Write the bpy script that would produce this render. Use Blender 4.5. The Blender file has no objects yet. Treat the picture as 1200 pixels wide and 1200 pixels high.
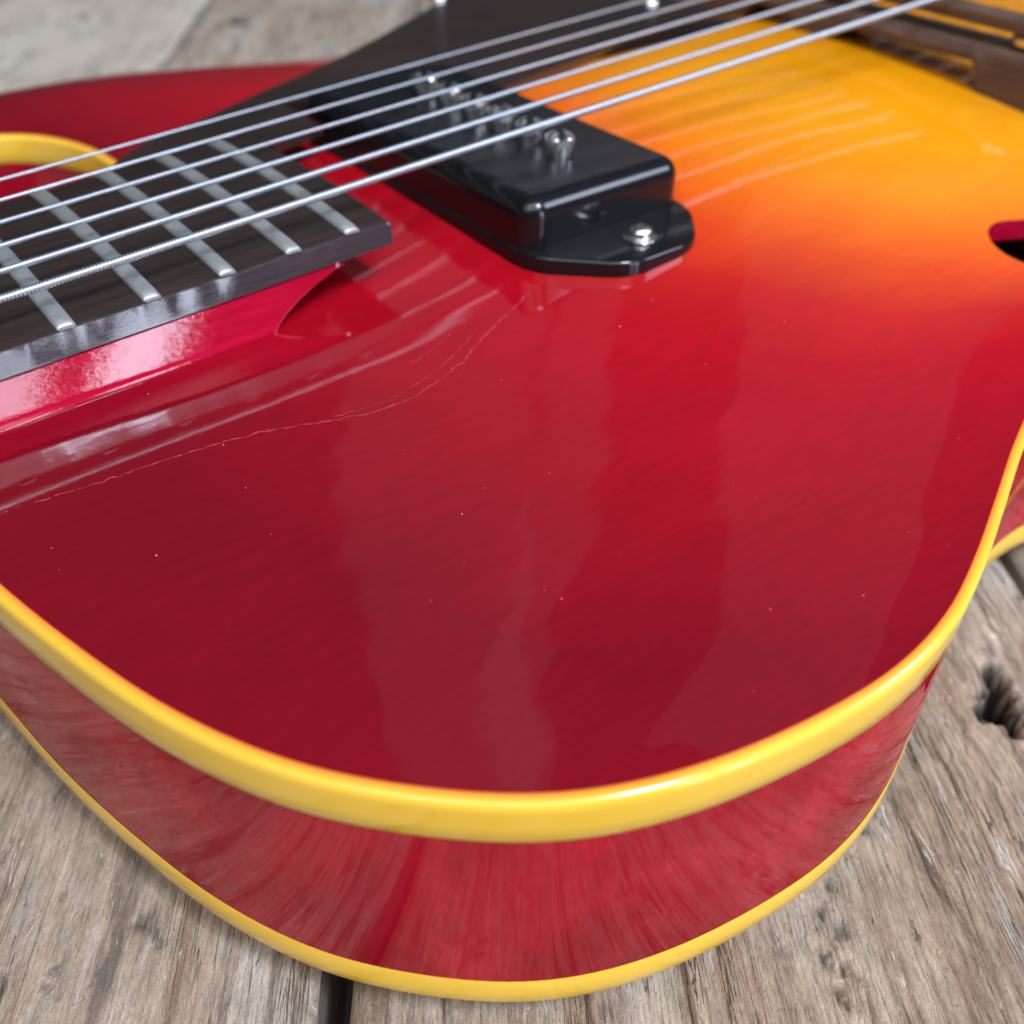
import bpy, bmesh, math, random
import numpy as np
from mathutils import Vector, Matrix, geometry
random.seed(4)
MM = 0.001
Z0 = 56.0                      # height of the guitar's own origin above the table top, in mm
sc = bpy.context.scene
col = sc.collection

# ------------------------------------------------------------------ camera
CP = (-283.22, -176.49, 91.17)
YAW, PITCH, ROLL, FPX = 0.69597, 0.69210, 0.03022, 1170.46
fw = Vector((math.sin(YAW)*math.cos(PITCH), math.cos(YAW)*math.cos(PITCH), -math.sin(PITCH)))
rt = Vector((math.cos(YAW), -math.sin(YAW), 0)); up = rt.cross(fw)
rr = math.cos(ROLL)*rt + math.sin(ROLL)*up; uu = -math.sin(ROLL)*rt + math.cos(ROLL)*up
cam = bpy.data.objects.new('camera', bpy.data.cameras.new('camera')); col.objects.link(cam)
M3 = Matrix((rr, uu, -fw)).transposed()
cam.matrix_world = Matrix.Translation(Vector((CP[0]*MM, CP[1]*MM, (CP[2]+Z0)*MM))) @ M3.to_4x4()
cam.data.sensor_width = 36; cam.data.lens = FPX/1200*36
cam.data.clip_start = 0.01; cam.data.clip_end = 50
cam.data.dof.use_dof = True
cam.data.dof.focus_distance = 0.147
cam.data.dof.aperture_fstop = 14.5
sc.camera = cam

# ------------------------------------------------------------------ light
w = bpy.data.worlds.new('World'); sc.world = w; w.use_nodes = True
bg = w.node_tree.nodes['Background']
bg.inputs['Color'].default_value = (0.86, 0.90, 1.0, 1); bg.inputs['Strength'].default_value = 0.04
TG = Vector((-0.20, -0.09, 0.06))
def pane(name, az, el, dist, sx, sy, radiance, color, roll=0):
    """a window pane or added lamp: rectangle of the given radiance seen from the guitar at azimuth/elevation in degrees"""
    l = bpy.data.lights.new(name, 'AREA'); l.shape = 'RECTANGLE'; l.size = sx; l.size_y = sy
    l.energy = radiance*math.pi*sx*sy; l.color = color
    o = bpy.data.objects.new(name, l); col.objects.link(o)
    a, e = math.radians(az), math.radians(el)
    d = Vector((math.sin(a)*math.cos(e), math.cos(a)*math.cos(e), math.sin(e)))
    o.location = TG+d*dist; o.rotation_euler = ((-d).to_track_quat('-Z', 'Y').to_matrix() @ Matrix.Rotation(math.radians(roll), 3, 'Z')).to_euler()
    return o
SKY = (0.72, 0.80, 1.0)
pane('overhead_fill_light', 208, 56, 2.2, 2.2, 1.5, 3.1, (0.97, 0.98, 1.0))  # big lamp added overhead for soft fill, no window known there
pane('left_fill_light', 252, 42, 2.2, 1.2, 1.2, 1.6, (0.95, 0.97, 1.0))  # lamp added to brighten the binding on the left
pane('window_pane_light', 168.8, 8, 2.1, 0.17, 1.0, 14, SKY)
pane('window_pane_light', 177.2, 8, 2.1, 0.16, 1.0, 9, SKY)
pane('high_glint_light', 168.0, 57, 2.1, 0.16, 0.50, 120, SKY)  # this pair of lamps is added to strengthen glints mirrored beside the neck block
pane('high_glint_light', 177.5, 57, 2.1, 0.09, 0.50, 120, SKY)
pane('side_window_light', 126, 35, 1.7, 0.55, 0.50, 13, SKY)
pane('far_window_light', 32.5, 56, 2.4, 0.52, 3.2, 0.062, (0.90, 0.88, 1.0))
pane('far_window_light', 43.1, 56, 2.4, 0.19, 3.2, 0.062, (0.90, 0.88, 1.0))
pane('far_side_window_light', 76, 46, 2.4, 0.80, 1.9, 0.062, (0.90, 0.88, 1.0), 28)
sc.view_settings.view_transform = 'Standard'; sc.view_settings.look = 'None'
sc.view_settings.exposure = 0.12; sc.view_settings.gamma = 1.0

# ------------------------------------------------------------------ node helpers
def mat(name):
    m = bpy.data.materials.new(name); m.use_nodes = True
    nt = m.node_tree; b = nt.nodes['Principled BSDF']
    return m, nt, b
def node(nt, typ, **kw):
    n = nt.nodes.new(typ)
    for k, v in kw.items():
        if k.startswith('_'): setattr(n, k[1:], v)
        else: n.inputs[k.replace('__', ' ')].default_value = v
    return n
def link(nt, a, b): nt.links.new(a, b)
def ramp(nt, fac, stops, interp='LINEAR'):
    n = nt.nodes.new('ShaderNodeValToRGB'); n.color_ramp.interpolation = interp
    e = n.color_ramp.elements
    while len(e) < len(stops): e.new(0.5)
    for k, (p, c) in enumerate(stops):
        e[k].position = p; e[k].color = (c[0], c[1], c[2], 1) if not isinstance(c, (int, float)) else (c, c, c, 1)
    link(nt, fac, n.inputs[0]); return n.outputs[0]
def mix(nt, fac, a, b, mode='MIX'):
    n = nt.nodes.new('ShaderNodeMix'); n.data_type = 'RGBA'; n.blend_type = mode
    for s, v in ((n.inputs[0], fac), (n.inputs[6], a), (n.inputs[7], b)):
        if hasattr(v, 'links') or isinstance(v, bpy.types.NodeSocket): link(nt, v, s)
        elif isinstance(v, (int, float)): s.default_value = v
        else: s.default_value = (v[0], v[1], v[2], 1)
    return n.outputs[2]
def coords(nt, scale, kind='Object', attr=None):
    if attr:
        t = nt.nodes.new('ShaderNodeAttribute'); t.attribute_name = attr; o = t.outputs['Vector']
    else:
        t = nt.nodes.new('ShaderNodeTexCoord'); o = t.outputs[kind]
    m = nt.nodes.new('ShaderNodeMapping'); m.inputs['Scale'].default_value = scale
    link(nt, o, m.inputs['Vector']); return m.outputs[0]
def noise(nt, vec, scale=1, detail=4, rough=0.55, dist=0):
    n = node(nt, 'ShaderNodeTexNoise', Scale=scale, Detail=detail, Roughness=rough, Distortion=dist)
    link(nt, vec, n.inputs['Vector']); return n.outputs['Fac']
def bump(nt, h, strength, dist, prev=None):
    n = node(nt, 'ShaderNodeBump', Strength=strength, Distance=dist)
    link(nt, h, n.inputs['Height'])
    if prev is not None: link(nt, prev, n.inputs['Normal'])
    return n.outputs[0]

# ------------------------------------------------------------------ materials
def lacquer(b, rough=0.05, weight=1.0):
    b.inputs['Specular IOR Level'].default_value = 0.0
    b.inputs['Roughness'].default_value = 0.5
    b.inputs['Coat Weight'].default_value = weight
    b.inputs['Coat Roughness'].default_value = rough
    b.inputs['Coat IOR'].default_value = 1.52

def make_top_mat():
    m, nt, b = mat('sunburst_lacquer')
    at = nt.nodes.new('ShaderNodeAttribute'); at.attribute_name = 'burst'
    n1 = noise(nt, coords(nt, (14, 60, 20)), 1, 4)
    ad = node(nt, 'ShaderNodeMath', _operation='MULTIPLY_ADD'); link(nt, n1, ad.inputs[0]); ad.inputs[1].default_value = 0.06; link(nt, at.outputs['Fac'], ad.inputs[2])
    c = ramp(nt, ad.outputs[0], [(0.32, (0.92, 0.35, 0.004)), (0.42, (0.92, 0.26, 0.005)), (0.48, (0.88, 0.16, 0.007)), (0.54, (0.73, 0.065, 0.009)),
                                 (0.60, (0.54, 0.014, 0.012)), (0.67, (0.45, 0.003, 0.011)), (0.76, (0.37, 0.0028, 0.012)), (0.95, (0.20, 0.0025, 0.010))])
    # maple grain under the colour: fine short fibres along the body, and soft mottling
    g = noise(nt, coords(nt, (160, 1500, 200)), 1, 3, 0.6)
    c = mix(nt, 0.26, c, ramp(nt, g, [(0.32, 0.55), (0.62, 1.0)]), 'MULTIPLY')
    g2 = noise(nt, coords(nt, (30, 45, 30)), 1, 5, 0.6)
    c = mix(nt, 0.35, c, ramp(nt, g2, [(0.25, 0.6), (0.75, 1.0)]), 'MULTIPLY')
    link(nt, c, b.inputs['Base Color']); lacquer(b, 0.065); b.inputs['Coat IOR'].default_value = 1.95
    sm = noise(nt, coords(nt, (22, 40, 20)), 1, 6, 0.7, 0.6); link(nt, ramp(nt, sm, [(0.35, 0.025), (0.7, 0.085)]), b.inputs['Coat Roughness'])
    # long shallow waves of the pressed top, fine orange peel
    wv = noise(nt, coords(nt, (9, 30, 10)), 1, 2, 0.5)
    pe = noise(nt, coords(nt, (300, 700, 300)), 1, 2, 0.5)
    nb = bump(nt, wv, 0.75, 0.0014); nb = bump(nt, noise(nt, coords(nt, (45, 90, 40)), 1, 2, 0.4), 0.10, 0.0002, nb); nb = bump(nt, pe, 0.10, 0.00005, nb)
    link(nt, nb, b.inputs['Coat Normal']); link(nt, nb, b.inputs['Normal'])
    return m
def make_side_mat():
    m, nt, b = mat('red_side_lacquer')
    g = noise(nt, coords(nt, (210, 210, 260)), 1, 5, 0.7, 0.8)
    g2 = noise(nt, coords(nt, (35, 35, 22)), 1, 5, 0.6, 0.6)
    c = ramp(nt, g2, [(0.3, (0.27, 0.003, 0.013)), (0.5, (0.40, 0.005, 0.019)), (0.72, (0.54, 0.016, 0.028))])
    c = mix(nt, 0.4, c, ramp(nt, g, [(0.3, 0.5), (0.7, 1.0)]), 'MULTIPLY')
    s = noise(nt, coords(nt, (700, 700, 40)), 1, 3, 0.6)
    c = mix(nt, 0.18, c, ramp(nt, s, [(0.35, 0.55), (0.65, 1.0)]), 'MULTIPLY')
    link(nt, c, b.inputs['Base Color']); lacquer(b, 0.03, 0.6)
    nb = bump(nt, noise(nt, coords(nt, (60, 60, 150)), 1, 3), 0.08, 0.0003)
    link(nt, nb, b.inputs['Coat Normal'])
    return m
def make_block_mat():
    m, nt, b = mat('bright_red_lacquer')
    g = noise(nt, coords(nt, (80, 500, 900)), 1, 4, 0.65)
    c = ramp(nt, g, [(0.3, (0.30, 0.002, 0.016)), (0.7, (0.42, 0.004, 0.030))])
    link(nt, c, b.inputs['Base Color']); lacquer(b, 0.035)
    nb = bump(nt, noise(nt, coords(nt, (500, 400, 1500)), 1, 4, 0.6), 0.12, 0.0002)
    link(nt, nb, b.inputs['Coat Normal']); return m
def make_binding_mat():
    m, nt, b = mat('aged_yellow_binding')
    at = nt.nodes.new('ShaderNodeAttribute'); at.attribute_name = 'tint'
    n = noise(nt, coords(nt, (25, 25, 60)), 1, 4)
    c = ramp(nt, n, [(0.3, (0.80, 0.47, 0.036)), (0.7, (0.87, 0.55, 0.062))])
    d = noise(nt, coords(nt, (60, 60, 25)), 1, 6, 0.7)
    c = mix(nt, ramp(nt, d, [(0.62, 0.0), (0.80, 0.35)]), c, (0.42, 0.20, 0.03))
    c = mix(nt, at.outputs['Fac'], c, (0.72, 0.085, 0.02))
    link(nt, c, b.inputs['Base Color']); lacquer(b, 0.12)
    b.inputs['Subsurface Weight'].default_value = 0.15; b.inputs['Subsurface Radius'].default_value = (0.002, 0.0012, 0.0004)
    b.inputs['Subsurface Scale'].default_value = 1.0
    nb = bump(nt, noise(nt, coords(nt, (70, 70, 120)), 1, 4), 0.15, 0.0003)
    link(nt, nb, b.inputs['Coat Normal']); return m
def make_rosewood(name, a, c2, rough=0.45, coat=0.0, sc_=(50, 900, 400)):
    m, nt, b = mat(name)
    g = noise(nt, coords(nt, sc_), 1, 5, 0.65, 0.3)
    c = ramp(nt, g, [(0.30, a), (0.7, c2)])
    p = noise(nt, coords(nt, (120, 2600, 1500)), 1, 2, 0.5)
    c = mix(nt, ramp(nt, p, [(0.60, 0.0), (0.68, 0.8)]), c, (0.006, 0.004, 0.004))
    link(nt, c, b.inputs['Base Color']); b.inputs['Roughness'].default_value = rough
    b.inputs['Specular IOR Level'].default_value = 0.4
    if coat: b.inputs['Coat Weight'].default_value = coat; b.inputs['Coat Roughness'].default_value = 0.06; b.inputs['Coat IOR'].default_value = 1.7
    nb = bump(nt, p, 0.5, 0.00025); link(nt, nb, b.inputs['Normal'])
    if coat:
        nb = bump(nt, noise(nt, coords(nt, (120, 500, 900)), 1, 5, 0.65), 0.18, 0.0002); link(nt, nb, b.inputs['Coat Normal'])
    return m
def make_plain(name, c, rough, metal=0, coat=0, spec=0.5, nscale=400, nstr=0.1, var=0.15):
    m, nt, b = mat(name)
    n = noise(nt, coords(nt, (nscale,)*3), 1, 4, 0.6)
    cc = mix(nt, n, tuple(v*(1-var) for v in c), tuple(min(1, v*(1+var)) for v in c))
    link(nt, cc, b.inputs['Base Color']); b.inputs['Roughness'].default_value = rough
    b.inputs['Metallic'].default_value = metal; b.inputs['Specular IOR Level'].default_value = spec
    if coat: b.inputs['Coat Weight'].default_value = coat; b.inputs['Coat Roughness'].default_value = 0.09
    link(nt, bump(nt, n, nstr, 0.0003), b.inputs['Normal']); return m
def make_plank_mat():
    m, nt, b = mat('weathered_wood')
    oi = nt.nodes.new('ShaderNodeObjectInfo')
    at = nt.nodes.new('ShaderNodeAttribute'); at.attribute_name = 'grain'
    off = node(nt, 'ShaderNodeVectorMath', _operation='MULTIPLY_ADD')
    cmb = nt.nodes.new('ShaderNodeCombineXYZ'); link(nt, oi.outputs['Random'], cmb.inputs[2])
    cmb.inputs[0].default_value = 0; cmb.inputs[1].default_value = 0
    link(nt, cmb.outputs[0], off.inputs[0]); off.inputs[1].default_value = (1, 1, 3); link(nt, at.outputs['Vector'], off.inputs[2])
    def co(s):
        mp = nt.nodes.new('ShaderNodeMapping'); mp.inputs['Scale'].default_value = s; link(nt, off.outputs[0], mp.inputs['Vector']); return mp.outputs[0]
    pale = nt.nodes.new('ShaderNodeAttribute'); pale.attribute_name = 'pale'
    broad = noise(nt, co((8, 22, 1)), 1, 6, 0.65, 0.5)
    lines = noise(nt, co((20, 260, 3)), 1, 7, 0.66, 0.8)
    fibre = noise(nt, co((130, 1500, 5)), 1, 5, 0.75, 0.3)
    pits = noise(nt, co((420, 1100, 9)), 1, 3, 0.7)
    spots = noise(nt, co((60, 100, 1)), 1, 8, 0.75, 0.4)
    mot = noise(nt, co((150, 260, 2)), 1, 6, 0.75)
    c = ramp(nt, broad, [(0.30, (0.24, 0.165, 0.11)), (0.42, (0.50, 0.375, 0.255)), (0.54, (0.60, 0.49, 0.37)), (0.66, (0.70, 0.63, 0.53))])
    c = mix(nt, ramp(nt, lines, [(0.36, 0.85), (0.43, 0.35), (0.52, 0.0)]), c, (0.12, 0.070, 0.042))
    c = mix(nt, ramp(nt, lines, [(0.54, 0.0), (0.66, 0.55)]), c, (0.55, 0.51, 0.45))
    c = mix(nt, 0.80, c, ramp(nt, fibre, [(0.34, 0.35), (0.48, 0.85), (0.60, 1.0)]), 'MULTIPLY')
    c = mix(nt, 0.70, c, ramp(nt, mot, [(0.30, 0.45), (0.60, 1.0)]), 'MULTIPLY')
    c = mix(nt, ramp(nt, spots, [(0.585, 0.0), (0.66, 0.80)]), c, (0.050, 0.043, 0.045))
    sp2 = noise(nt, co((26, 80, 7)), 1, 6, 0.7, 0.5)
    c = mix(nt, ramp(nt, sp2, [(0.53, 0.0), (0.66, 0.6)]), c, (0.30, 0.16, 0.085))
    lt = noise(nt, co((110, 520, 11)), 1, 6, 0.75, 1.0)
    c = mix(nt, ramp(nt, lt, [(0.60, 0.0), (0.67, 0.75)]), c, (0.66, 0.63, 0.58))
    c = mix(nt, ramp(nt, pits, [(0.66, 0.0), (0.72, 0.8)]), c, (0.04, 0.032, 0.03))
    c = mix(nt, pale.outputs['Fac'], c, (0.80, 0.73, 0.60))  # lightens the far planks, brighter light there put into the colour
    ck = noise(nt, co((11, 300, 21)), 1, 5, 0.6, 1.2)
    ckm = noise(nt, co((18, 40, 15)), 1, 3, 0.5)
    cf = node(nt, 'ShaderNodeMath', _operation='MULTIPLY')
    link(nt, ramp(nt, ck, [(0.484, 0.0), (0.5, 1.0), (0.516, 0.0)]), cf.inputs[0]); link(nt, ramp(nt, ckm, [(0.44, 0.0), (0.56, 0.9)]), cf.inputs[1])
    c = mix(nt, cf.outputs[0], c, (0.055, 0.032, 0.022))
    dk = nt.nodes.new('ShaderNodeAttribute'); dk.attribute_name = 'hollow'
    c = mix(nt, dk.outputs['Fac'], c, (0.012, 0.010, 0.010))  # near black: shade inside the hole painted in, plus dark knots
    link(nt, c, b.inputs['Base Color'])
    b.inputs['Roughness'].default_value = 0.62; b.inputs['Specular IOR Level'].default_value = 0.35
    nb = bump(nt, lines, 0.9, 0.0016); nb = bump(nt, fibre, 0.9, 0.0006, nb); nb = bump(nt, mot, 0.7, 0.0009, nb); nb = bump(nt, lt, 0.5, 0.0006, nb)
    iv = node(nt, 'ShaderNodeMath', _operation='MULTIPLY'); link(nt, cf.outputs[0], iv.inputs[0]); iv.inputs[1].default_value = -1; nb = bump(nt, iv.outputs[0], 0.8, 0.0008, nb)
    link(nt, nb, b.inputs['Normal']); return m

TOPM = make_top_mat(); SIDEM = make_side_mat(); BLOCKM = make_block_mat(); BINDM = make_binding_mat()
FBM = make_rosewood('dark_rosewood', (0.010, 0.006, 0.005), (0.034, 0.018, 0.014), 0.5)
FBSIDE = make_rosewood('lacquered_rosewood_edge', (0.012, 0.006, 0.008), (0.030, 0.011, 0.016), 0.5, 0.6)
BRIDGEM = make_rosewood('bridge_rosewood', (0.07, 0.038, 0.026), (0.15, 0.085, 0.058), 0.4, 0.0, (300, 50, 500))
GUARDM = make_rosewood('dark_tortoise_plastic', (0.016, 0.009, 0.007), (0.040, 0.021, 0.017), 0.28, 1.0, (30, 40, 30))
GUARDM.node_tree.nodes['Principled BSDF'].inputs['Coat Roughness'].default_value = 0.14
BLACK = make_plain('black_plastic', (0.006, 0.006, 0.007), 0.35, coat=0.7, spec=0.10, nscale=200, nstr=0.03)
STEEL = make_plain('nickel_steel', (0.62, 0.64, 0.66), 0.30, metal=1, nscale=600, nstr=0.15)
STRM = make_plain('string_steel', (0.44, 0.475, 0.51), 0.50, metal=1, nscale=600, nstr=0.1)
FRETM = make_plain('fret_nickel', (0.80, 0.82, 0.78), 0.52, metal=1, nscale=500, nstr=0.35, var=0.25)
CHROME = make_plain('screw_nickel', (0.88, 0.88, 0.85), 0.27, metal=1, nscale=500, nstr=0.1)
INNER = make_plain('bare_inner_wood', (0.20, 0.11, 0.06), 0.7)
_nt = BLACK.node_tree; _t = _nt.nodes.new('ShaderNodeTexCoord'); _sp = _nt.nodes.new('ShaderNodeSeparateXYZ'); link(_nt, _t.outputs['Object'], _sp.inputs[0])
_w = ramp(_nt, _sp.outputs[2], [(0.01785, 0.09), (0.01797, 0.34)])
_sc = noise(_nt, coords(_nt, (60, 1400, 300)), 1, 4, 0.7)
_m = node(_nt, 'ShaderNodeMath', _operation='MULTIPLY'); link(_nt, _w, _m.inputs[0]); link(_nt, ramp(_nt, _sc, [(0.4, 0.8), (0.7, 1.3)]), _m.inputs[1])
link(_nt, _m.outputs[0], _nt.nodes['Principled BSDF'].inputs['Coat Roughness'])
CRACKM = make_plain('lacquer_crack', (0.40, 0.07, 0.08), 0.30)
CRACKO = make_plain('lacquer_crack_over_amber', (0.85, 0.48, 0.20), 0.3)
DUSTM = make_plain('dust', (0.75, 0.72, 0.70), 0.7)
BONE = make_plain('white_nut', (0.7, 0.66, 0.55), 0.3)
PLANKM = make_plank_mat()

# ------------------------------------------------------------------ object helpers
def tag(o, label=None, cat=None, kind=None, group=None):
    if label: o['label'] = label
    if cat: o['category'] = cat
    if kind: o['kind'] = kind
    if group: o['group'] = group
def link_mesh(name, me, mats, parent=None, smooth=True):
    o = bpy.data.objects.new(name, me); col.objects.link(o)
    for m in (mats if isinstance(mats, (list, tuple)) else [mats]): me.materials.append(m)
    if smooth: me.polygons.foreach_set('use_smooth', [True]*len(me.polygons))
    if parent is not None: o.parent = parent
    return o
def from_bm(name, bm, mats, parent=None, smooth=True, angle=None):
    bmesh.ops.recalc_face_normals(bm, faces=bm.faces)
    if angle is not None:
        for e in bm.edges:
            if len(e.link_faces) == 2: e.smooth = e.calc_face_angle(0) < math.radians(angle)
    me = bpy.data.meshes.new(name); bm.to_mesh(me); bm.free()
    return link_mesh(name, me, mats, parent, smooth)
def mesh(name, V, F, mats, parent=None, smooth=True):
    me = bpy.data.meshes.new(name); me.from_pydata([tuple(float(c)*MM for c in v) for v in V], [], F); me.update()
    return link_mesh(name, me, mats, parent, smooth)
def prism(bm, poly, z0, z1, bev=0, seg=3, vert=0, vseg=5):
    """solid between z0 and z1 (numbers or functions of x,y) over a polygon in mm"""
    f0 = (lambda x, y: z0) if not callable(z0) else z0
    f1 = (lambda x, y: z1) if not callable(z1) else z1
    bo = [bm.verts.new((x*MM, y*MM, f0(x, y)*MM)) for x, y in poly]
    to = [bm.verts.new((x*MM, y*MM, f1(x, y)*MM)) for x, y in poly]
    n = len(poly)
    bm.faces.new(bo[::-1]); tf = bm.faces.new(to)
    sides = [bm.faces.new((bo[i], bo[(i+1) % n], to[(i+1) % n], to[i])) for i in range(n)]
    if vert:
        ed = [e for e in bm.edges if (e.verts[0] in bo and e.verts[1] in to) or (e.verts[1] in bo and e.verts[0] in to)]
        r = bmesh.ops.bevel(bm, geom=ed, offset=vert*MM, segments=vseg, affect='EDGES', profile=0.5)
    if bev:
        bm.normal_update()
        zt = max(v.co.z for v in bm.verts)
        ed = [e for e in bm.edges if len(e.link_faces) == 2 and e.calc_face_angle(0) > math.radians(50)
              and any(abs(f.normal.z) > 0.9 and f.calc_center_median().z > (min(v.co.z for v in bm.verts)+zt)/2 for f in e.link_faces)]
        bmesh.ops.bevel(bm, geom=ed, offset=bev*MM, segments=seg, affect='EDGES', profile=0.5)
def box(bm, x0, x1, y0, y1, z0, z1, bev=0, seg=2):
    b2 = bmesh.new(); prism(b2, [(x0, y0), (x1, y0), (x1, y1), (x0, y1)], z0, z1)
    if bev: bmesh.ops.bevel(b2, geom=list(b2.edges), offset=bev*MM, segments=seg, affect='EDGES', profile=0.5)
    me = bpy.data.meshes.new('t'); b2.to_mesh(me); b2.free(); bm.from_mesh(me); bpy.data.meshes.remove(me)
def lathe(bm, prof, c, n=24, cap=True):
    """prof: (radius, z) from bottom to top, mm; c: centre (x, y, z)"""
    rings = []
    for r, z in prof:
        rings.append([bm.verts.new(((c[0]+r*math.cos(2*math.pi*k/n))*MM, (c[1]+r*math.sin(2*math.pi*k/n))*MM, (c[2]+z)*MM)) for k in range(n)])
    for a, b in zip(rings, rings[1:]):
        for k in range(n): bm.faces.new((a[k], a[(k+1) % n], b[(k+1) % n], b[k]))
    if cap: bm.faces.new(rings[0][::-1]); bm.faces.new(rings[-1])

# ------------------------------------------------------------------ body outline (mm; bridge at x=0, neck to -x, treble side +y)
bass = [(-282, -26), (-279.8, -38), (-276.3, -61), (-271.3, -82), (-266.6, -96.5), (-260.2, -109.5), (-252.2, -120), (-242.4, -129.4),
        (-232.6, -135.6), (-220.5, -140.2), (-206, -143.3), (-192, -144.5), (-178.5, -143), (-165, -139), (-149, -133), (-134, -127.3),
        (-119, -122.8), (-105, -121.3), (-92, -122.6), (-75, -129), (-45, -150), (-10, -178), (35, -199), (80, -206), (130, -196),
        (175, -163), (205, -112), (219, -55), (222, 0)]
treble = [(219, 55), (205, 112), (175, 163), (130, 196), (80, 206), (35, 199), (-10, 178), (-45, 150), (-75, 129), (-92, 122.6), (-105, 121.3),
          (-119, 122.8), (-134, 127.3), (-149, 133), (-165, 139), (-178.5, 143), (-192, 144.5), (-206, 144.3), (-222, 143.4), (-240, 140), (-253, 132.5),
          (-257, 124), (-250, 116), (-237, 112.5), (-225, 109), (-215.5, 102.5), (-209, 91), (-206.2, 77), (-207, 60), (-213, 44),
          (-224, 33), (-240, 28.5), (-262, 27), (-282, 26)]
def catmull(pts, closed, per=6):
    P = [np.array(p, float) for p in pts]; n = len(P); out = []
    rng = range(n) if closed else range(n-1)
    for i in rng:
        p0 = P[(i-1) % n] if closed or i > 0 else 2*P[0]-P[1]
        p1 = P[i]; p2 = P[(i+1) % n]; p3 = P[(i+2) % n] if closed or i+2 < n else 2*P[-1]-P[-2]
        for k in range(per):
            t = k/per
            out.append(0.5*((2*p1)+(-p0+p2)*t+(2*p0-5*p1+4*p2-p3)*t*t+(-p0+3*p1-3*p2+p3)*t**3))
    if not closed: out.append(P[-1])
    return np.array(out)
def resample(pts, step, closed=False):
    if closed: pts = np.vstack([pts, pts[:1]])
    s = np.concatenate([[0], np.cumsum(np.linalg.norm(np.diff(pts, axis=0), axis=1))])
    n = max(2, int(round(s[-1]/step)))
    t = np.linspace(0, s[-1], n+1)
    out = np.stack([np.interp(t, s, pts[:, k]) for k in range(pts.shape[1])], -1)
    return out[:-1] if closed else out
out_open = catmull(bass+treble, False, 8)
OUT = resample(out_open, 2.0)                               # from bass heel corner round to treble heel corner
heel = np.array([[-282, y] for y in np.linspace(24, -24, 13)])
OUTC = np.vstack([OUT, heel])                               # closed loop
for _ in range(2):                                          # a little smoothing
    S = (np.roll(OUT, 1, 0)+np.roll(OUT, -1, 0)+2*OUT)/4; OUT[1:-1] = S[1:-1]
OUTC = np.vstack([OUT, heel])
def normals(L):
    t = np.roll(L, -1, 0)-np.roll(L, 1, 0); t /= np.linalg.norm(t, axis=1)[:, None]
    return np.stack([t[:, 1], -t[:, 0]], -1)                # outward for a counter-clockwise loop
NRM = normals(OUTC)
def inset(d): return OUTC - NRM*d
area2 = np.sum(OUTC[:, 0]*np.roll(OUTC[:, 1], -1)-np.roll(OUTC[:, 0], -1)*OUTC[:, 1])
if area2 < 0: NRM = -NRM

def dist_out(x, y):
    x = np.atleast_1d(x); y = np.atleast_1d(y); A = OUTC; B = np.roll(OUTC, -1, 0); best = np.full(x.shape, 1e9)
    ch = 4000
    for s in range(0, len(x), ch):
        px = x[s:s+ch, None]; py = y[s:s+ch, None]
        vx, vy = (B-A)[:, 0], (B-A)[:, 1]
        t = np.clip(((px-A[:, 0])*vx+(py-A[:, 1])*vy)/(vx*vx+vy*vy+1e-12), 0, 1)
        d = np.hypot(px-A[:, 0]-t*vx, py-A[:, 1]-t*vy); best[s:s+ch] = d.min(1)
    return best
def top_z(x, y):
    x = np.atleast_1d(np.asarray(x, float)); y = np.atleast_1d(np.asarray(y, float))
    d = np.maximum(dist_out(x, y)-1.6, 0)
    rise = 3.3+2.0/(1+np.exp(-(y-10)/12.0))               # the treble side is a little fuller
    z = -1.55 + rise*(1-np.exp(-d/13.0)) + 11.2*np.exp(-(x/170)**4-(y/90)**2)*(1-np.exp(-(d/30)**2))
    z -= 0.7*np.exp(-(np.abs(y)/47)**4-(np.abs(x+240)/50)**4)*(1-np.exp(-d/10.0))
    return z
def tz(x, y): return float(top_z(x, y)[0])
def burst_f(x, y):
    b = 124+45*np.clip((x+60)/140, 0, 1)
    return (np.abs((x-20)/150)**3+np.abs(y/b)**3)**(1/3)+0.30*np.exp(-dist_out(x, y)/20.0)

guitar = bpy.data.objects.new('electric_guitar', None); col.objects.link(guitar); guitar.location = (0, 0, Z0*MM)
guitar.empty_display_size = 0.05
tag(guitar, 'cherry sunburst hollow body electric guitar with yellow binding lying on its back on weathered planks', 'guitar')

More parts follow.
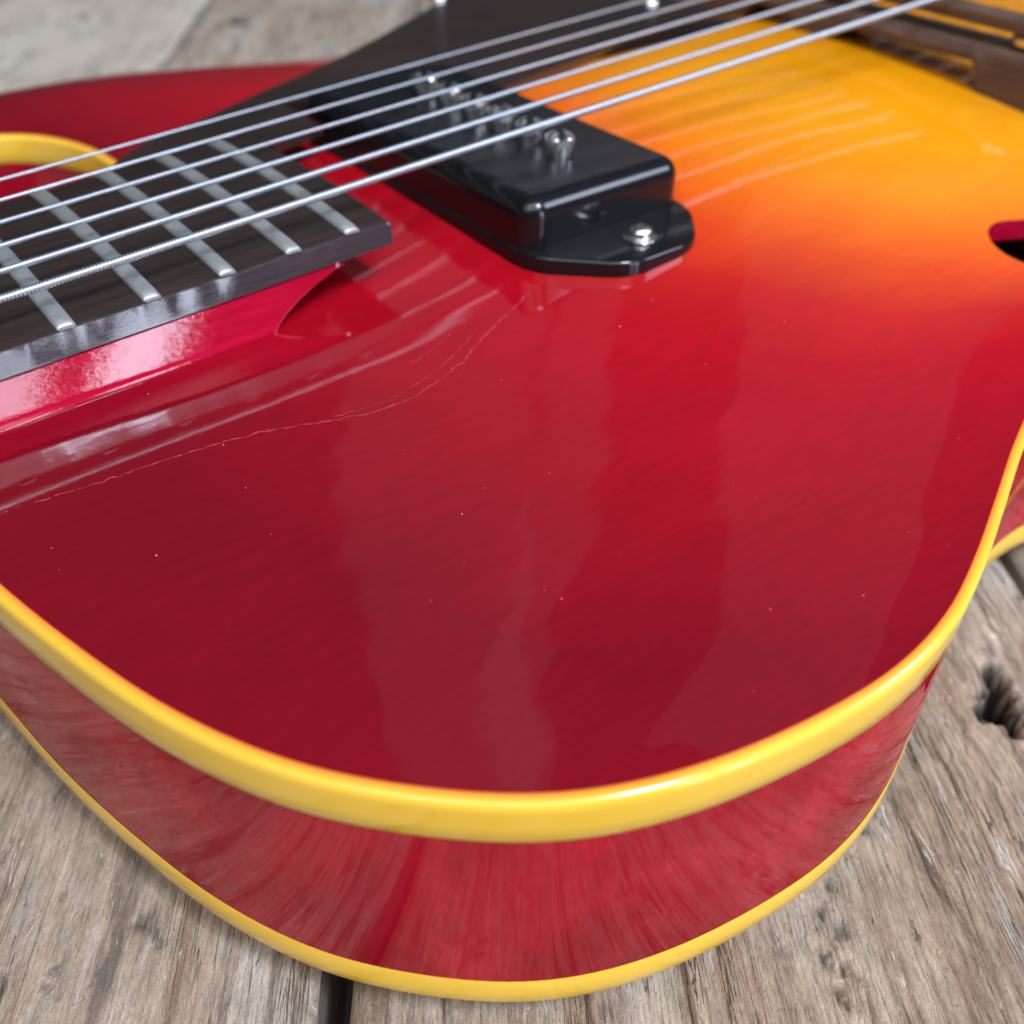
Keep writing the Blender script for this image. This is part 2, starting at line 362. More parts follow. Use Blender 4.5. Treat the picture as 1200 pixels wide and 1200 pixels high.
# ------------------------------------------------------------------ top plate with its two sound holes
def fhole(sgn):
    # closed contour of an f-shaped hole: upper eye, slanting slot, lower eye
    c = [(-72, -92)]; pts = []
    def arc(cx, cy, r, a0, a1, n):
        return [(cx+r*math.cos(math.radians(a0+(a1-a0)*k/n)), cy+r*math.sin(math.radians(a0+(a1-a0)*k/n))) for k in range(n+1)]
    pts += arc(-75.0, -92.5, 8.5, -40, -290, 16)              # upper eye, going round its neck side
    pts += [(-62, -89), (-48, -97), (-25, -108), (0, -118), (24, -128)]
    pts += arc(34, -126, 9.5, 150, -130, 14)[1:]
    pts += [(18, -139), (0, -131), (-25, -120), (-48, -106), (-61, -98.5)]
    return [(x, y*-sgn) for x, y in pts]
def build_top():
    loop = resample(inset(1.7), 3.0, closed=True)
    holes = [resample(np.array(fhole(s)), 1.5, closed=True) for s in (-1, 1)]
    pts = [tuple(p) for p in loop]; edges = [(i, (i+1) % len(loop)) for i in range(len(loop))]
    for h in holes:
        o = len(pts); pts += [tuple(p) for p in h]; edges += [(o+i, o+(i+1) % len(h)) for i in range(len(h))]
    # interior grid, finer where the photograph looks closest
    def inpoly(poly, x, y):
        ins = np.zeros(x.shape, bool); n = len(poly); j = n-1
        for i in range(n):
            xi, yi = poly[i]; xj, yj = poly[j]
            c = ((yi > y) != (yj > y)) & (x < (xj-xi)*(y-yi)/(yj-yi+1e-15)+xi); ins ^= c; j = i
        return ins
    gx, gy = [], []
    for r, c in enumerate(np.arange(-210, 211, 3.0)):
        xs = np.arange(-285, 225, 3.0)+(1.5 if r % 2 else 0); gx.append(xs); gy.append(np.full(xs.shape, c))
    gx = np.concatenate(gx); gy = np.concatenate(gy)
    keep = inpoly(loop, gx, gy)&(dist_out(gx, gy) > 3.2)
    for h in holes:
        hd = np.min(np.hypot(gx[:, None]-h[:, 0], gy[:, None]-h[:, 1]), axis=1)
        keep &= ~inpoly(h, gx, gy)&(hd > 1.2)
    pts += list(zip(gx[keep], gy[keep]))
    r = geometry.delaunay_2d_cdt([Vector((float(p[0]), float(p[1]))) for p in pts], edges, [], 0, 0.0001)
    V = np.array([tuple(v) for v in r[0]]); F = [tuple(f) for f in r[2]]
    cen = np.array([V[list(f)].mean(0) for f in F])
    ok = inpoly(loop, cen[:, 0], cen[:, 1])
    for h in holes: ok &= ~inpoly(h, cen[:, 0], cen[:, 1])
    F = [f for f, k in zip(F, ok) if k]
    z = top_z(V[:, 0], V[:, 1])
    VV = [(v[0], v[1], zz) for v, zz in zip(V, z)]
    nb = len(F)
    for h in holes:                                            # wall of the hole, rounded lip
        o = len(VV); hz = top_z(h[:, 0], h[:, 1]); n = len(h)
        for k in range(n): VV.append((h[k][0], h[k][1], hz[k]))
        for k in range(n): VV.append((h[k][0], h[k][1], hz[k]-4.5))
        for k in range(n):
            k2 = (k+1) % n; F.append((o+k, o+k2, o+n+k2, o+n+k))
    o = mesh('top_plate', VV, F, [TOPM, BLOCKM], guitar)
    me = o.data
    for p in me.polygons:
        if p.index >= nb: p.material_index = 1
    at = me.attributes.new('burst', 'FLOAT', 'POINT')
    at.data.foreach_set('value', [float(v)*0.5 for v in burst_f(np.array([v[0] for v in VV]), np.array([v[1] for v in VV]))])
    o['label'] = 'arched top fading from amber to dark cherry red, with f-holes'
    return o
top_plate = build_top()

# ------------------------------------------------------------------ sweep along the outline: side, bindings, back
def sweep(name, prof, mats, L=None, N=None, closed=True, tint=None, parent=guitar):
    L = OUTC if L is None else L; N = NRM if N is None else N
    n = len(L); V = []; F = []
    for off, z in prof:
        for k in range(n): V.append((L[k][0]+N[k][0]*off, L[k][1]+N[k][1]*off, z))
    for j in range(len(prof)-1):
        for k in range(n if closed else n-1):
            k2 = (k+1) % n; F.append((j*n+k, j*n+k2, (j+1)*n+k2, (j+1)*n+k))
    o = mesh(name, V, F, mats, parent)
    if tint:
        at = o.data.attributes.new('tint', 'FLOAT', 'POINT')
        at.data.foreach_set('value', [tint[i//n] for i in range(len(V))])
    return o
FINE = OUTC
sweep('side', [(-0.15, -42.3), (-0.15, -35), (-0.12, -25), (-0.12, -15), (-0.15, -8.2)], SIDEM)
ub = sweep('binding', [(-0.1, -8.6), (0.06, -8.35), (0.08, -6), (0.08, -3.0), (0.02, -2.45), (-0.18, -2.0), (-0.5, -1.74), (-1.1, -1.58), (-1.55, -1.53), (-1.8, -1.55), (-2.6, -3)],
      BINDM, tint=[0.2, 0, 0, 0, 0, 0, 0.10, 0.35, 0.75, 1.0, 1.0])
ub['label'] = 'wide yellow binding round the edge of the top'
lb = sweep('binding', [(-3.4, -47.9), (-2.2, -48.55), (-0.9, -48.45), (-0.3, -48.1), (0.05, -47.4), (0.08, -45.5), (0.06, -42.2), (-0.1, -41.8)],
      BINDM, tint=[0.3, 0.1, 0, 0, 0, 0, 0, 0.15])
lb['label'] = 'yellow binding round the edge of the back'
def build_back():
    loops = [1.9, 10, 22, 40, 70]; 
    # arched back as rings shrunk towards the middle
    cx, cy = 20.0, 0.0
    n = len(OUTC); base = inset(3.0); V = []; F = []
    ss = np.linspace(1, 0.02, 14)
    for s in ss:
        for k in range(n): V.append((cx+(base[k][0]-cx)*s, cy+(base[k][1]-cy)*s, -48.3-7.65*(1-s**2.4)))
    for j in range(len(ss)-1):
        for k in range(n): F.append((j*n+k, j*n+(k+1) % n, (j+1)*n+(k+1) % n, (j+1)*n+k))
    F.append(tuple((len(ss)-1)*n+k for k in range(n)))
    return mesh('back_plate', V, F, SIDEM, guitar)
build_back()

# ------------------------------------------------------------------ neck, neck block, fretboard
def fbz(x): return 15.0+0.0493*(x+198)
def fbw(x): return 21.5+6.8*(x+628.65)/430.65
FB_T = 4.1; FB_END = -190.3
def build_fretboard():
    xs = list(np.linspace(-628.0, -300, 20))+list(np.arange(-297, FB_END-1, 1.5))+[FB_END-0.6, FB_END]
    V = []; F = []; mi = []
    rows = []
    for i, x in enumerate(xs):
        h = fbw(x); z = fbz(x); e = 0.5*math.sin(x*0.35)*0.15+random.uniform(-0.08, 0.08)
        endd = 0.4 if i == len(xs)-1 else 0
        prof = [(-h-0.35, z-FB_T), (-h-0.2, z-FB_T+0.4), (-h+0.25+e, z-0.75), (-h+0.55+e, z-0.15-endd)]
        prof += [(-h+0.9+(2*h-1.8)*t, z+1.0*(1-(2*t-1)**2)-endd) for t in np.linspace(0, 1, 11)]
        prof += [(h-0.55, z-0.15-endd), (h-0.25, z-0.75), (h+0.2, z-FB_T+0.4), (h+0.35, z-FB_T)]
        rows.append(len(V)); V += [(x, a, b) for a, b in prof]; m = len(prof)
    for i in range(len(xs)-1):
        for k in range(m):
            k2 = (k+1) % m
            F.append((i*m+k, i*m+k2, (i+1)*m+k2, (i+1)*m+k)); mi.append(1 if k < 3 or k > m-5 else 0)
    F.append(tuple(range(m))); mi.append(0); F.append(tuple((len(xs)-1)*m+k for k in range(m))[::-1]); mi.append(1)
    o = mesh('fretboard', V, F, [FBM, FBSIDE], guitar)
    for p, q in zip(o.data.polygons, mi): p.material_index = q
    bm = bmesh.new(); bm.from_mesh(o.data); bmesh.ops.recalc_face_normals(bm, faces=bm.faces)
    for e in bm.edges:
        if len(e.link_faces) == 2: e.smooth = e.calc_face_angle(0) < math.radians(28)
    bm.to_mesh(o.data); bm.free()
    return o
fretboard = build_fretboard()
fretboard['label'] = 'dark rosewood fretboard with lacquered chipped edge'
frets = [-628.65*2**(-n/12) for n in range(1, 21)]
for x in frets:
    h = fbw(x)-0.25; z = fbz(x); V = []; F = []
    ts = [-1, -0.985, -0.96] + list(np.linspace(-0.9, 0.9, 13)) + [0.96, 0.985, 1]
    prof = [(-1.5, 0), (-1.48, 0.3), (-1.2, 0.68), (-0.7, 0.88), (0.7, 0.88), (1.2, 0.68), (1.48, 0.3), (1.5, 0)]
    for t in ts:
        y = t*h; base = z+1.0*(1-t*t)-0.05; k = {1: 0.15, 0.985: 0.6, 0.96: 0.9}.get(round(abs(t), 3), 1.0)
        V += [(x+a*(0.8 if abs(t) == 1 else 1), y, base+b*k) for a, b in prof]
    m = len(prof)
    for i in range(len(ts)-1):
        for k in range(m-1): F.append((i*m+k, i*m+k+1, (i+1)*m+k+1, (i+1)*m+k))
    F.append(tuple(range(m))); F.append(tuple((len(ts)-1)*m+k for k in range(m)))
    mesh('fret', V, F, FRETM, fretboard)
# inlay dots lie outside the frame on this stretch and are left out; the block under the fretboard end
def build_block():
    V = []; F = []
    xs = list(np.linspace(-282, -220, 32))+[-218.5, -217.3]
    end = [(-216.6, 0.0), (-215.6, 0.12), (-213.6, 0.30), (-210.5, 0.50), (-206.5, 0.70), (-202.5, 0.86), (-199.0, 1.0)]
    m = 10
    def row(x, f):                                            # f = how far up the lower edge starts
        zt = fbz(x)-FB_T+0.05
        r = []
        for s in (-1, 1):
            zb = tz(x, s*30)-0.3
            seq = []
            for k in range(m):
                t = f+(1-f)*k/(m-1)
                zz = zb+(zt-zb)*t
                hw = 30.0-(30.0-fbw(x)+0.3)*t**0.9 + 0.5*math.exp(-t*9)
                seq.append((x, s*hw, zz))
            r.append(seq)
        return r[0]+r[1][::-1]
    rows = [row(x, 0) for x in xs]+[row(x, f*0.96) for x, f in end]
    n = 2*m
    for r in rows: V += r
    for i in range(len(rows)-1):
        for k in range(n): F.append((i*n+k, i*n+(k+1) % n, (i+1)*n+(k+1) % n, (i+1)*n+k))
    F.append(tuple(range(n))); F.append(tuple((len(rows)-1)*n+k for k in range(n))[::-1])
    o = mesh('neck_block', V, F, BLOCKM, guitar)
    o['label'] = 'glossy cherry red neck block under the fretboard end'
    return o
build_block()
def build_neck():
    V = []; F = []
    xs = [-282.1, -286, -292, -300, -312, -330, -380, -450, -540, -628]
    dp = [-46.8, -45, -40, -28, -16, -13, -12.6, -12.2, -11.8, -11.5]
    n = 17
    for x, d in zip(xs, dp):
        h = fbw(x)-0.05; zt = fbz(x)-FB_T+0.03
        if d < -14: bot = d
        else: bot = zt+d
        for k in range(n):
            a = math.pi*k/(n-1); V.append((x, -h*math.cos(a), zt-(zt-bot)*math.sin(a)**0.75))
    for i in range(len(xs)-1):
        for k in range(n-1): F.append((i*n+k, i*n+k+1, (i+1)*n+k+1, (i+1)*n+k))
        F.append((i*n+n-1, i*n, (i+1)*n, (i+1)*n+n-1))
    F.append(tuple(range(n))); F.append(tuple((len(xs)-1)*n+k for k in range(n)))
    mesh('neck', V, F, SIDEM, guitar)
    bm = bmesh.new(); zf = fbz(-628)
    prism(bm, [(-627, -21), (-640, -22), (-668, -38), (-760, -42), (-782, -30), (-790, 0), (-782, 30), (-760, 42), (-668, 38), (-640, 22), (-627, 21)],
          lambda x, y: zf-FB_T-12.5+(x+628)*0.18, lambda x, y: zf-FB_T+1+(x+628)*0.18)
    from_bm('headstock', bm, BLACK, guitar, smooth=False)
    bm = bmesh.new(); box(bm, -633, -628.2, -21.5, 21.5, zf-FB_T, zf+2.6, 0.5); from_bm('nut', bm, BONE, guitar)
    for s in (-1, 1):
        for k in range(3):
            bm = bmesh.new(); x = -680-34*k; y = s*31; zc = zf-FB_T+1+(x+628)*0.18
            lathe(bm, [(4.5, -0.3), (4.5, 1.5), (3.0, 2.2), (3.0, 9), (2.2, 10)], (x, y, zc), 16)
            box(bm, x-5, x+5, y+s*12-6, y+s*12+6, zc-12, zc-5, 1.5)
            from_bm('tuning_peg', bm, CHROME, guitar)
build_neck()

# ------------------------------------------------------------------ pickup
def wn(o):
    m = o.modifiers.new('weighted_normal', 'WEIGHTED_NORMAL'); m.keep_sharp = True; m.weight = 100
def build_pickup():
    bm = bmesh.new()
    ear = [(-169.8, 43.5), (-156, 57.2), (-138.5, 57.2), (-127.2, 45.0)]
    poly = [(x, -y) for x, y in ear]+[(x, y) for x, y in reversed(ear)]
    prism(bm, poly, 5.6, 8.6, vert=4.5, vseg=6, bev=0.9, seg=3)
    # skirt that follows the arch of the top
    skirt = [(x, y) for x, y in poly]
    prism(bm, skirt, lambda x, y: tz(x, y)-0.3, 5.75, vert=4.5, vseg=6)
    o = from_bm('pickup', bm, BLACK, guitar, angle=40)
    o['label'] = 'black plastic dog-ear pickup'; wn(o)
    bm = bmesh.new()
    prism(bm, [(-169.2, -42.4), (-127.6, -42.4), (-127.6, 42.3), (-169.2, 42.3)], 8.3, 18.0, vert=4.6, vseg=8, bev=3.7, seg=8)
    wn(from_bm('pickup_cover', bm, BLACK, o, angle=40))
    for k in range(6):
        y = -25.2+9.55*k; bm = bmesh.new(); x = -147.2; z = 18.4
        lathe(bm, [(2.4, -0.5), (2.4, 1.2)], (x, y, z), 20)
        a = 0.93+random.uniform(-0.22, 0.22) + (0.6 if k == 2 else 0)
        for s in (0, 1):
            V = []; n = 12
            for r, h in ((3.05, 0.6), (3.1, 2.3), (2.8, 3.1), (2.0, 3.6), (0.95, 3.8)):
                ring = []
                for j in range(n+1):
                    t = a+s*math.pi+math.pi*(0.13+0.74*j/n)
                    if r < 1.2: t = a+s*math.pi+math.pi*(0.30+0.40*j/n)
                    ring.append(bm.verts.new(((x+r*math.cos(t))*MM, (y+r*math.sin(t))*MM, (z+h)*MM)))
                V.append(ring)
            for A, B in zip(V, V[1:]):
                for j in range(n): bm.faces.new((A[j], A[j+1], B[j+1], B[j]))
                bm.faces.new((A[n], A[0], B[0], B[n]))
            bm.faces.new(V[-1]); bm.faces.new(V[0][::-1])
        from_bm('pole_screw', bm, CHROME, o, angle=45)
    for s in (-1, 1):
        bm = bmesh.new()
        lathe(bm, [(3.3, 0), (3.4, 0.3), (3.2, 0.5)], (-146.8, s*49.6, 8.55), 20)
        lathe(bm, [(2.3, 0.4), (2.45, 1.0), (2.2, 1.8), (1.5, 2.3), (0.6, 2.5)], (-146.8, s*49.6, 8.55), 20)
        from_bm('mounting_screw', bm, CHROME, o, angle=50)
build_pickup()

# ------------------------------------------------------------------ pickguard
def build_guard():
    outer = [(-222, 30.5), (-208, 42), (-190, 49), (-172, 57), (-152, 65), (-133, 74), (-115, 84), (-96, 95), (-78, 106), (-60, 114), (-44, 113), (-34, 100), (-28, 78), (-24, 52), (-24, 34)]
    inner = [(-38, 44), (-84, 32), (-125.6, 23.5), (-125.6, 46), (-171.5, 46), (-171.5, 28), (-186, 24.5)]
    p = catmull(outer, False, 5)
    poly = [tuple(q) for q in p]+inner+[(-190, 29.5)]
    bm = bmesh.new()
    prism(bm, poly, lambda x, y: 10.6+0.02*(x+200), lambda x, y: 12.8+0.02*(x+200))
    bmesh.ops.triangulate(bm, faces=[f for f in bm.faces if len(f.verts) > 4])
    o = from_bm('pickguard', bm, GUARDM, guitar, smooth=False)
    return o
guard = build_guard()
guard['label'] = 'dark brown pickguard on the treble side of the strings'
for x, y in ((-86, 103), (-36, 60)):
    bm = bmesh.new(); z = 12.8+0.02*(x+200)
    lathe(bm, [(2.6, -0.2), (2.6, 0.4), (2.0, 1.1), (0.8, 1.5)], (x, y, z), 20); from_bm('screw', bm, CHROME, guard, angle=50)

# ------------------------------------------------------------------ bridge
def build_bridge():
    # the base: two long feet, opening under the middle, bevelled top edge
    ys = np.linspace(-66, 66, 89); V = []; F = []
    def under(y):
        o = 0.0
        for a, b in ((-41, 7), (20, 41)):
            t = min(max((y-a)/3.0, 0), 1)*min(max((b-y)/3.0, 0), 1); o = max(o, t)
        return o
    def topp(y):
        a = abs(y); return 21.6 if a < 54 else 21.6-7.0*((a-54)/12)**1.6
    for y in ys:
        z0f = tz(-15, y)-0.2; z0b = tz(4, y)-0.2; u = under(y)
        zf = z0f+(17.9-z0f)*u; zb = z0b+(17.9-z0b)*u; zt = max(topp(y), max(zf, zb)+1.2)
        V += [(-15.0, y, zf), (-15.0, y, zf+(zt-zf)*0.4), (-13.6, y, zt-1.0), (-12.4, y, zt), (1.2, y, zt), (2.6, y, zt-1.0), (4, y, zb+(zt-zb)*0.4), (4, y, zb)]
    m = 8
    for i in range(len(ys)-1):
        for k in range(m): F.append((i*m+k, i*m+(k+1) % m, (i+1)*m+(k+1) % m, (i+1)*m+k))
    F.append(tuple(range(m))); F.append(tuple((len(ys)-1)*m+k for k in range(m)))
    bm = bmesh.new(); me = bpy.data.meshes.new('t'); me.from_pydata([tuple(float(q)*MM for q in v) for v in V], [], F); bm.from_mesh(me)
    b = from_bm('bridge', bm, BRIDGEM, guitar, angle=25)
    b['label'] = 'rosewood bridge with open middle and height wheels'
    bm = bmesh.new()
    prism(bm, [(-9.5, -54), (-1.5, -54), (-0.5, -50), (-0.5, 50), (-1.5, 54), (-9.5, 54), (-10.5, 50), (-10.5, -50)], 25.4, lambda x, y: 31.6-0.0012*y*y, bev=0.8)
    from_bm('saddle', bm, BRIDGEM, b, smooth=False)
    for s in (-1, 1):
        bm = bmesh.new(); y = s*47.5
        lathe(bm, [(1.5, 0), (1.5, 1.2), (5.2, 1.3), (5.6, 1.7), (5.6, 3.1), (5.2, 3.5), (1.5, 3.6), (1.5, 4.2)], (-5.5, y, 21.4), 28)
        from_bm('thumbwheel', bm, CHROME, b, angle=40)
build_bridge()

# ------------------------------------------------------------------ strings
def strpt(i, x):
    k = -1+2*i/5
    return np.array([x, k*(25.5+7.5*x/628.6), fbz(x)+6.11+(x+198)*0.008])
DIA = [1.55, 1.25, 1.02, 0.84, 0.66, 0.56]; PITCH_W = [0.60, 0.50, 0.46, 0.42, 0, 0]
NAMES = ['thickest wound string', 'second thickest wound string', 'third wound string', 'fourth wound string', 'thin plain string', 'thinnest plain string']
def tube_path(V, F, centres, radii, n):
    C = np.array(centres); T = np.gradient(C, axis=0); T /= np.linalg.norm(T, axis=1)[:, None]
    U = np.cross(T, np.array([0, 1.0, 0])); U /= np.linalg.norm(U, axis=1)[:, None]; W = np.cross(T, U)
    a = np.linspace(0, 2*np.pi, n, endpoint=False)
    o = len(V)
    R = np.array(radii)[:, None, None]
    ring = C[:, None, :]+R*(np.cos(a)[None, :, None]*U[:, None, :]+np.sin(a)[None, :, None]*W[:, None, :])
    V.extend(map(tuple, ring.reshape(-1, 3)))
    for i in range(len(C)-1):
        for k in range(n): F.append((o+i*n+k, o+i*n+(k+1) % n, o+(i+1)*n+(k+1) % n, o+(i+1)*n+k))
    F.append(tuple(o+k for k in range(n))); F.append(tuple(o+(len(C)-1)*n+k for k in range(n)))
for i in range(6):
    r = DIA[i]/2; V = []; F = []
    far = [strpt(i, x) for x in np.linspace(-628.65, -310, 30)]
    p = PITCH_W[i]
    if p:
        xs = np.arange(-309.6, -5, p/4); rad = [r*(1-0.20*(0.5-0.5*math.cos(2*math.pi*(k % 4)/4))) for k in range(len(xs))]
    else:
        xs = np.linspace(-309, -5, 60); rad = [r]*len(xs)
    near = [strpt(i, x) for x in xs]
    e = strpt(i, -4); k = -1+2*i/5
    tail = [(-2, k*25.4, e[2]-0.3), (20, k*25.2, e[2]-3.0), (60, k*25, e[2]-8.2), (112, k*25, e[2]-15)]
    head = [tuple(strpt(i, -628.65)+np.array([-30, 0, -7.0]))]
    cen = head+[tuple(q) for q in far]+[tuple(q) for q in near]+tail
    tube_path(V, F, cen, [r]*(1+len(far))+rad+[r]*len(tail), 12)
    o = mesh('string', V, F, STRM, guitar); o['label'] = NAMES[i]
# trapeze tailpiece (beyond the frame)
bm = bmesh.new()
box(bm, 110, 120, -34, 34, 16, 20, 1.0)
for s in (-1, 1):
    box(bm, 118, 226, s*29-2.5, s*29+2.5, 15.2, 17.2, 0.6)
box(bm, 218, 227.5, -34, 34, -20, 17.2, 0.8)
from_bm('tailpiece', bm, CHROME, guitar, angle=40)

# ------------------------------------------------------------------ crazing lines in the finish
def crack(pts, wdt=0.22, jit=0.5, lift=0.03):
    L = resample(catmull(pts, False, 8), 0.8); V = []; F = []
    L = L+np.random.RandomState(int(abs(pts[0][0]*7))).normal(0, jit*0.3, L.shape)
    rs = np.random.RandomState(5)
    z = top_z(L[:, 0], L[:, 1])+lift
    T = np.gradient(L, axis=0); T /= np.linalg.norm(T, axis=1)[:, None]+1e-9; Nn = np.stack([-T[:, 1], T[:, 0]], -1)
    for k in range(len(L)):
        hw = wdt*0.5*(0.15+0.85*rs.rand()**1.5)
        V.append((L[k][0]-Nn[k][0]*hw, L[k][1]-Nn[k][1]*hw, z[k])); V.append((L[k][0]+Nn[k][0]*hw, L[k][1]+Nn[k][1]*hw, z[k]))
        if k and rs.rand() > 0.03: F.append((2*k-2, 2*k-1, 2*k+1, 2*k))
    return V, F
def cracks(lines, name, parent, CRACKM=CRACKM):
    VV, FF = [], []
    for l, wd in lines:
        V, F = crack(l, wd); o = len(VV); VV += V; FF += [tuple(i+o for i in f) for f in F]
    ob = mesh(name, VV, FF, CRACKM, parent); return ob
cracks([([(-280, -47), (-269, -48.8), (-257.9, -51.5), (-245.6, -53.0), (-232.8, -55.4), (-220.5, -60.2), (-210.7, -62.2), (-198.2, -59.2), (-185, -53), (-174, -49)], 0.26),
        ([(-222, -59.0), (-211, -60.2), (-200, -57.4), (-190, -53)], 0.14)], 'finish_crack', top_plate)
cracks([([(-204, -54), (-196, -51.5), (-186, -47.5), (-176, -43)], 0.12)], 'finish_crack', top_plate)
cracks([([(-126, -44), (-115, -42.5), (-100, -41.8), (-84, -41), (-70, -41.2)], 0.22)], 'finish_crack', top_plate, CRACKO)
cracks([([(-122, -32), (-108, -31), (-95, -30.5), (-80, -31)], 0.16)], 'finish_crack', top_plate, CRACKO)
# grime and dust flecks lying on the lacquer
def flecks(name, spots, parent, label):
    V, F = [], []
    for x, y, z, s in spots:
        o = len(V); n = random.choice((3, 4, 5)); a0 = random.random()*6; el = random.uniform(0.4, 1.0)
        ring = [(x+s*math.cos(a0+2*math.pi*k/n)*random.uniform(.6, 1), y+el*s*math.sin(a0+2*math.pi*k/n)*random.uniform(.6, 1)) for k in range(n)]
        V += [(a, b, z) for a, b in ring]+[(x, y, z+s*0.6)]
        F += [(o+k, o+(k+1) % n, o+n) for k in range(n)]
    ob = mesh(name, V, F, DUSTM, parent, smooth=False); ob['kind'] = 'stuff'; ob['label'] = label; return ob
sp = []
xy = np.array([(random.uniform(-275, -60), random.uniform(-138, -15)) for _ in range(170)])
dd = dist_out(xy[:, 0], xy[:, 1])
ins = [(x, y) for (x, y), d in zip(xy, dd) if d > 3 and not (y > -34 and x < -195) and not (-172 < x < -124 and y > -62) and not (y < -79 and x > -92 and y > -104) and burst_f(x, y) > 0]
ins = [(x, y) for x, y in ins if x < -100 or y > -110]
zs = top_z(np.array([p[0] for p in ins]), np.array([p[1] for p in ins]))
for (x, y), z in zip(ins, zs): sp.append((x, y, z, random.choice((0.05, 0.05, 0.06, 0.07, 0.08, 0.13))))
flecks('dust', sp, top_plate, 'fine pale dust flecks on the red top')

# ------------------------------------------------------------------ table of old planks
def vnoise(x, y, seed):
    rs = np.random.RandomState(seed); T = rs.rand(256, 256)
    xi = np.floor(x).astype(int); yi = np.floor(y).astype(int); fx = x-xi; fy = y-yi
    fx = fx*fx*(3-2*fx); fy = fy*fy*(3-2*fy); a = lambda i, j: T[i % 256, j % 256]
    return (a(xi, yi)*(1-fx)+a(xi+1, yi)*fx)*(1-fy)+(a(xi, yi+1)*(1-fx)+a(xi+1, yi+1)*fx)*fy
U = np.array([0.58492, 0.81109]); W = np.array([0.81109, -0.58492])     # along and across the planks
table = bpy.data.objects.new('wooden_table', None); col.objects.link(table); table.location = (0, 0, 0)
tag(table, 'old table top of grey brown weathered planks with knots and open gaps under the guitar', 'table')
def knot_at(x, y): p = np.array([x, y]); return (float(p@U), float(p@W))
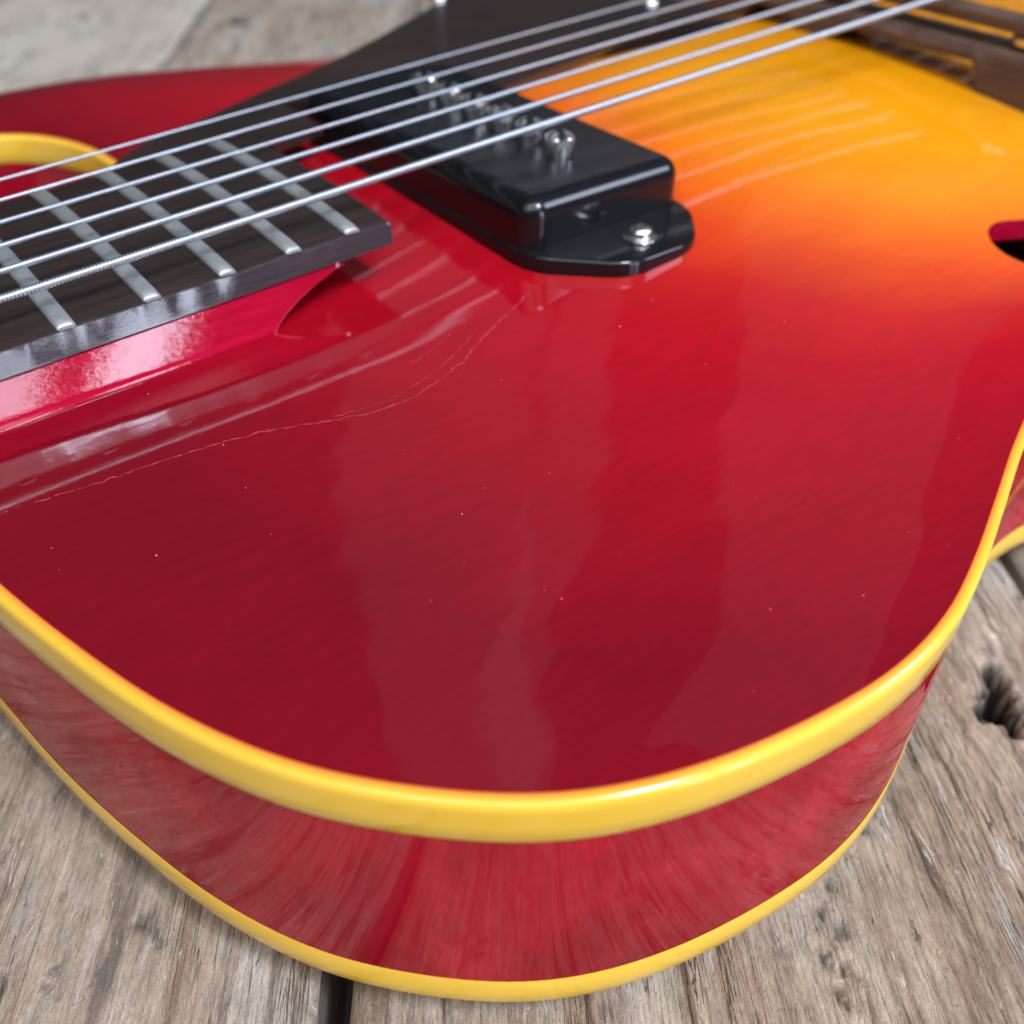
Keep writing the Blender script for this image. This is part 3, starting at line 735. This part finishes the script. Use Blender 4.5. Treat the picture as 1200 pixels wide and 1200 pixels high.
#            along, across, radius mm, depth mm
holes = [(-191.0, -23.0, 2.7, 16), (-243.0, -71.0, 1.0, 1.6), (-240.0, -69.0, 0.8, 1.5), (-237.5, -71.5, 0.9, 1.4), (-234.0, -68.0, 0.7, 1.3), (-230.5, -70.0, 0.5, 1.2), (-226, -67.5, 0.6, 1.0), (-216.0, -59.0, 0.7, 1.3), (-222, -120, 0.8, 1.4), (-212, -165, 0.8, 1.2),
         (-228, -176, 0.9, 1.0), (300, -245, 4, 4), (238, -240, 2, 2), (310, -330, 3, 2)]
def plank(w0, w1, seed, l0=-440, l1=1500):
    near = w1 > -300 and w0 < 160
    st = 1.6 if near else 6.0
    us = np.concatenate([np.arange(l0, -330, 10.0), np.arange(-330, -262, st), np.arange(-262, -150, 0.8 if near and w0 > -280 and w1 < 10 else st), np.arange(-150, -90, st), np.arange(-90, 420, 5.0 if near else 8), np.arange(420, l1+1, 30)])
    n = max(8, int((w1-w0)/((0.9 if w0 > -280 and w1 < 10 else 1.6) if near else 5))); e = np.linspace(0, 1, n)
    g = 0.55*seed
    wl = 0.7*(vnoise(us/14+seed, us*0, seed)-.5)*2+1.0*(vnoise(us/60, us*0+3, seed+1)-.5)*2
    wr = 0.7*(vnoise(us/14+seed, us*0, seed+9)-.5)*2+1.0*(vnoise(us/60, us*0+3, seed+5)-.5)*2
    Ug = np.repeat(us[:, None], n, 1); Wg = (w0+wl)[:, None]*(1-e)+(w1+wr)[:, None]*e
    # grain coordinate, bent round the knots
    gu = Ug.copy(); gw = Wg.copy()+2.0*(vnoise(Ug/120, Wg/60, seed+3)-.5)
    hole_shade_knots = np.zeros_like(Ug); z = np.zeros_like(Ug)  # dark mask: painted shade of the deep holes, dark shallow knots
    for (hu, hw, r, dp) in holes:
        if not (w0-15 < hw < w1+15): continue
        du = (Ug-hu); dw = (Wg-hw); rr_ = np.hypot(du*0.6, dw)*(0.62+0.76*vnoise(Ug/1.9+5, Wg/1.5, seed+12)); ang = np.arctan2(dw, du)
        rr_ = rr_*(1+0.25*np.sin(ang*3+hu)+0.15*np.sin(ang*7+hw))
        gw -= np.sign(dw+1e-6)*r*0.9*np.exp(-(rr_/(r*2.6))**2)*(1-np.exp(-(np.abs(dw)/r)))
        k = 1/(1+np.exp((rr_-r)/(r*0.10+0.15))); z -= dp*k; hole_shade_knots = np.maximum(hole_shade_knots, np.clip(1/(1+np.exp((rr_-r*1.0-(1.2 if dp > 3 else -0.1))/(r*0.05+0.15))), 0, 1)*(1 if dp > 3 else 0.85))
    z += 0.7*(vnoise(gu/90, gw/11, seed+4)-.5)+0.3*(vnoise(gu/22, gw/3.4, seed+6)-.5)+0.2*(vnoise(gu/6, gw/1.9, seed+7)-.5)
    z -= 2.2*np.exp(-(np.minimum(Wg-Wg[:, :1], Wg[:, -1:]-Wg)/1.6))
    z -= 0.6+0.4*((seed*37) % 5)/5
    m = len(us); X = Ug*U[0]+Wg*W[0]; Y = Ug*U[1]+Wg*W[1]
    top = np.stack([X, Y, z], -1).reshape(-1, 3)
    F = []
    for i in range(m-1):
        b = i*n
        F += [(b+k, b+n+k, b+n+k+1, b+k+1) for k in range(n-1)]
    V = list(map(tuple, top)); base = len(V); TH = -34.0
    lw = [i*n for i in range(m)]; rw = [i*n+n-1 for i in range(m)]
    for i in lw: V.append((V[i][0], V[i][1], TH))
    for i in rw: V.append((V[i][0], V[i][1], TH))
    for i in range(m-1):
        F.append((lw[i], base+i, base+i+1, lw[i+1])); F.append((rw[i], rw[i+1], base+m+i+1, base+m+i))
    F.append(tuple([base, base+m]+[n-1-k for k in range(n)])); F.append(tuple([base+m-1]+[(m-1)*n+k for k in range(n)]+[base+2*m-1]))
    me = bpy.data.meshes.new('plank'); me.from_pydata([tuple(float(c)*MM for c in v) for v in V], [], F); me.update()
    me.materials.append(PLANKM); me.polygons.foreach_set('use_smooth', [True]*len(me.polygons))
    at = me.attributes.new('grain', 'FLOAT_VECTOR', 'POINT'); N = len(V)
    G = np.zeros((N, 3)); G[:base, 0] = gu.ravel()*MM; G[:base, 1] = gw.ravel()*MM; G[base:, 0] = 0.3; G[base:, 1] = np.arange(N-base)*0.0003; G[:, 2] = seed*0.37
    at.data.foreach_set('vector', G.ravel().astype(np.float32))
    rt_ = me.attributes.new('hollow', 'FLOAT', 'POINT'); R = np.zeros(N); R[:base] = hole_shade_knots.ravel(); rt_.data.foreach_set('value', R.astype(np.float32))
    pa_ = me.attributes.new('pale', 'FLOAT', 'POINT'); pa_.data.foreach_set('value', np.full(N, 0.5 if w1 < -260 else (0.12 if w1 < -140 else 0.0), np.float32))  # farther planks paler, stronger light at that end painted in
    bm = bmesh.new(); bm.from_mesh(me)
    for e_ in bm.edges:
        if len(e_.link_faces) == 2 and e_.calc_face_angle(0) > math.radians(70): e_.smooth = False
    bm.to_mesh(me); bm.free()
    o = bpy.data.objects.new('plank', me); col.objects.link(o); o.parent = table; return o
edges = [-760, -636, -512, -392, -269, -145.6, -3, 128, 262, 390, 515, 640, 770]
for k in range(len(edges)-1):
    plank(edges[k]+1.2, edges[k+1]-1.2, 11+k*3)
# the cross rail under the planks, and a floor far below seen only through the gaps
bm = bmesh.new(); box(bm, -0.9/MM, 1.4/MM, 0.15/MM, 0.25/MM, -110, -35, 3); rail = from_bm('rail', bm, INNER, table, smooth=False)
fm, fnt, fb_ = mat('dark_floor'); fb_.inputs['Base Color'].default_value = (0.05, 0.045, 0.04, 1); fb_.inputs['Roughness'].default_value = 0.8
V = [(-3000, -3000, -750), (3000, -3000, -750), (3000, 3000, -750), (-3000, 3000, -750)]
fl = mesh('floor', V, [(0, 1, 2, 3)], fm, None, smooth=False); fl['kind'] = 'structure'
